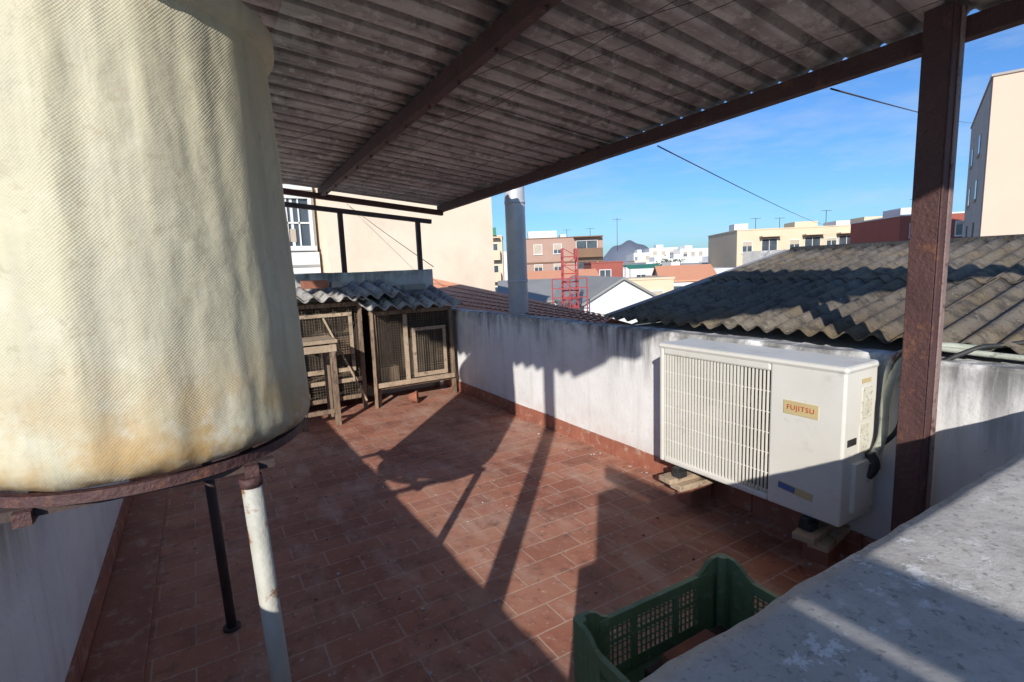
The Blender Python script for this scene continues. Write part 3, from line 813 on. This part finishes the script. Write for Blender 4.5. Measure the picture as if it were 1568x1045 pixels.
building("low_white_house",city(8.5,60),9,8,.8,WHITE,[(1,2,-1.2,0,.5),(3,4,-1.2,0,0),(6,7,-1.2,0,0)])
building("grey_workshop",city(19,52),6,8,.2,CREAM,[(1,2,-1.4,-.3,.5),(4,5,-1.4,-.3,0)])
building("small_red_building",city(7.8,50),3.0,5,1.5,BRED,[(.8,1.8,-.3,.8,0)])
b=MB()
def slabt(p):
    p=[Vector(q) for q in p]; b.hexa(p+[q+Vector((0,0,.05)) for q in p],AWN)
slabt([(0,0,.75),(3.6,0,.75),(3.6,2.5,1.15),(0,2.5,1.15)])
for x in (.1,3.5): b.beam((x,.1,-3),(x,.1,.75),.06,.06,DARKS); b.beam((x,2.4,-3),(x,2.4,1.1),.06,.06,DARKS)
b.obj("green_awning",M=city(12.3,54))
b=MB()
def bar(p,q,t=.05): b.beam(p,q,t,t,REDP)
w0=.55
for (x,y) in ((0,0),(w0,0),(w0,w0),(0,w0)): bar((x,y,-1),(x,y,2.05))
z=-.2
k=0
while z<2.0:
    bar((0,0,z),(w0,0,z),.035); bar((0,w0,z),(w0,w0,z),.035); bar((0,0,z),(0,w0,z),.035); bar((w0,0,z),(w0,w0,z),.035)
    if k%2: bar((0,0,z),(w0,0,min(z+.32,2.05)),.03)
    else: bar((w0,0,z),(0,0,min(z+.32,2.05)),.03)
    z+=.32;k+=1
for x in (-.45,.2,.85): bar((x,-.3,-.6),(x,-.3,.9),.045)
for z in (.2,.55,.9): bar((-.45,-.3,z),(.85,-.3,z),.035)
b.obj("red_lattice_mast",M=city(2.05,20))
b=MB()
def antenna(s,d,z0,h):
    M=city(s,d); f=lambda x,y,z:M@Vector((x,y,z))
    b.tube([f(0,0,z0),f(0,0,z0+h)],.03,DARKS,6); b.beam(f(-.6,0,z0+h*.95),f(.6,0,z0+h*.95),.03,.03,DARKS)
    for k in range(6): b.beam(f(-.5+k*.2,-.25,z0+h*.95),f(-.5+k*.2,.25,z0+h*.95),.02,.02,DARKS)
antenna(14.4,70,3,4.3)
antenna(11,71,4.6,1.6)
for s,d,z0,h in ((28.9,62,4.4,1.6),(32.2,63,4.4,1.6),(36.1,47,4.7,1.3),(35.9,60,5,1.4),(8,72,5,1.2)): antenna(s,d,z0,h)
b.obj("tv_antennas")

b=MB()
def wire(p,q,sag,r,r2=None):
    p=Vector(p);q=Vector(q); r2=r2 or r
    b.tube([p.lerp(q,t/24)+Vector((0,0,-sag*4*(t/24)*(1-t/24))) for t in range(25)],r,DARKS,6)
wire((2.51,2.37,2.10),city(36,57)@Vector((0,0,4.9)),.5,.004)
wire((2.51,1.35,2.13),city(22.8,26)@Vector((0,0,7.4)),.1,.004)
wire((3.2,12.5,3.0),(2.6,6.2,1.45),.02,.005)
b.obj("overhead_cables")

LEAF=weathered("foliage",(0.05,0.085,0.03),(0.08,0.11,0.045),2,.8,bumps=0)
b=MB()
for (s,d,zc,r) in ((9.6,45,-.7,.8),(13.8,43,-.9,.9),(24,80,.0,2.0),(50,110,.5,3),(30,95,.0,2.0)):
    M=city(s,d); c0=M@Vector((0,0,zc))
    b.tube([c0+Vector((0,0,-8)),c0+Vector((0,0,-r*.3))],[.25,.12],WOOD,8)
    for i in range(700):
        u=Vector((random.gauss(0,1),random.gauss(0,1),random.gauss(0,.8))); u.normalize()
        rr=r*(.45+.55*random.random())*(1+.35*noise.noise(u*2.3))
        c=c0+u*rr; a=Vector((random.gauss(0,1),random.gauss(0,1),random.gauss(0,1))).normalized(); q=a.orthogonal().normalized(); w2=a.cross(q); sz=.13*r/1.3
        b.face([b.bm.verts.new(c+q*sz),b.bm.verts.new(c+w2*sz*.6),b.bm.verts.new(c-q*sz),b.bm.verts.new(c-w2*sz*.6)],LEAF)
b.obj("distant_trees",recalc=False)

b=MB(); S=6000
v=[b.bm.verts.new(p) for p in ((-S,-S,-8.05),(S,-S,-8.05),(S,S,-8.05),(-S,S,-8.05))]; b.face(v,GROUND); b.obj("ground")
b=MB()
def ridge(d,s0,s1,hf,n=90):
    front=[];top=[];back=[]
    for i in range(n+1):
        s=s0+(s1-s0)*i/n; h=hf(s)
        M=city(s,d); front.append(b.bm.verts.new(M@Vector((0,-200,-8)))); top.append(b.bm.verts.new(M@Vector((0,0,h)))); back.append(b.bm.verts.new(M@Vector((0,200,-8))))
    for i in range(n):
        b.face([front[i],front[i+1],top[i+1],top[i]],HILL,True); b.face([top[i],top[i+1],back[i+1],back[i]],HILL,True)
def hf(s):
    h=20+9*noise.noise(Vector((s*.004,3,0)))+6*noise.noise(Vector((s*.02,7,0)))
    h+=86*math.exp(-((s-590)/55)**2)+50*math.exp(-((s-510)/40)**2)+52*math.exp(-((s-670)/50)**2)
    return h
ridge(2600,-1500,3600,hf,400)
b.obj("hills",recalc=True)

# ------------------------------------------------------------------ light
sd=Vector((.66,.75,-.41)).normalized()
elev=math.asin(-sd.z); az=math.atan2(-sd.x,-sd.y)
L_=bpy.data.lights.new("sun",'SUN'); L_.energy=5.0; L_.angle=math.radians(.5); L_.color=(1.0,.95,.88)
lo=bpy.data.objects.new("sun",L_); COL.objects.link(lo); lo.rotation_euler=sd.to_track_quat('-Z','Y').to_euler()
w=bpy.data.worlds.new("World"); scene.world=w; w.use_nodes=True; nt=w.node_tree
bg=nt.nodes["Background"]; sky=nt.nodes.new("ShaderNodeTexSky"); sky.sky_type='NISHITA'; sky.sun_disc=False
sky.sun_elevation=elev; sky.sun_rotation=az; sky.air_density=1.0; sky.dust_density=0.6; sky.ozone_density=2.5
tint=mixc(nt,1.0,sky.outputs[0],(.42,.68,1.02),'MULTIPLY')
tc=nt.nodes.new("ShaderNodeTexCoord"); mp=nt.nodes.new("ShaderNodeMapping"); mp.inputs["Scale"].default_value=(1.0,2.2,9); mp.inputs["Rotation"].default_value=(.15,.12,.5)
nt.links.new(tc.outputs["Generated"],mp.inputs["Vector"])
f=noise_fac(nt,mp.outputs["Vector"],2.6,.46,.80,7,.6)
col=mixc(nt,mul(nt,f,.42),tint,(4.4,5.0,5.7))
nt.links.new(col,bg.inputs["Color"]); bg.inputs["Strength"].default_value=.15

# ------------------------------------------------------------------ camera
p=math.radians(8.0); r=math.radians(2.3)
F=Vector((math.sin(TH)*math.cos(p),math.cos(TH)*math.cos(p),-math.sin(p)))
R0=Vector((math.cos(TH),-math.sin(TH),0)); U0=R0.cross(F)
Rr=R0*math.cos(r)-U0*math.sin(r); Uu=R0*math.sin(r)+U0*math.cos(r)
cam=bpy.data.cameras.new("camera"); cam.lens=18.37; cam.sensor_width=36; cam.clip_start=.03; cam.clip_end=20000
co=bpy.data.objects.new("camera",cam); COL.objects.link(co)
M=Matrix((Rr,Uu,-F)).transposed().to_4x4(); M.translation=Vector((0,0,1.4)); co.matrix_world=M
scene.camera=co
scene.view_settings.view_transform='Standard'; scene.view_settings.look='None'; scene.view_settings.exposure=0
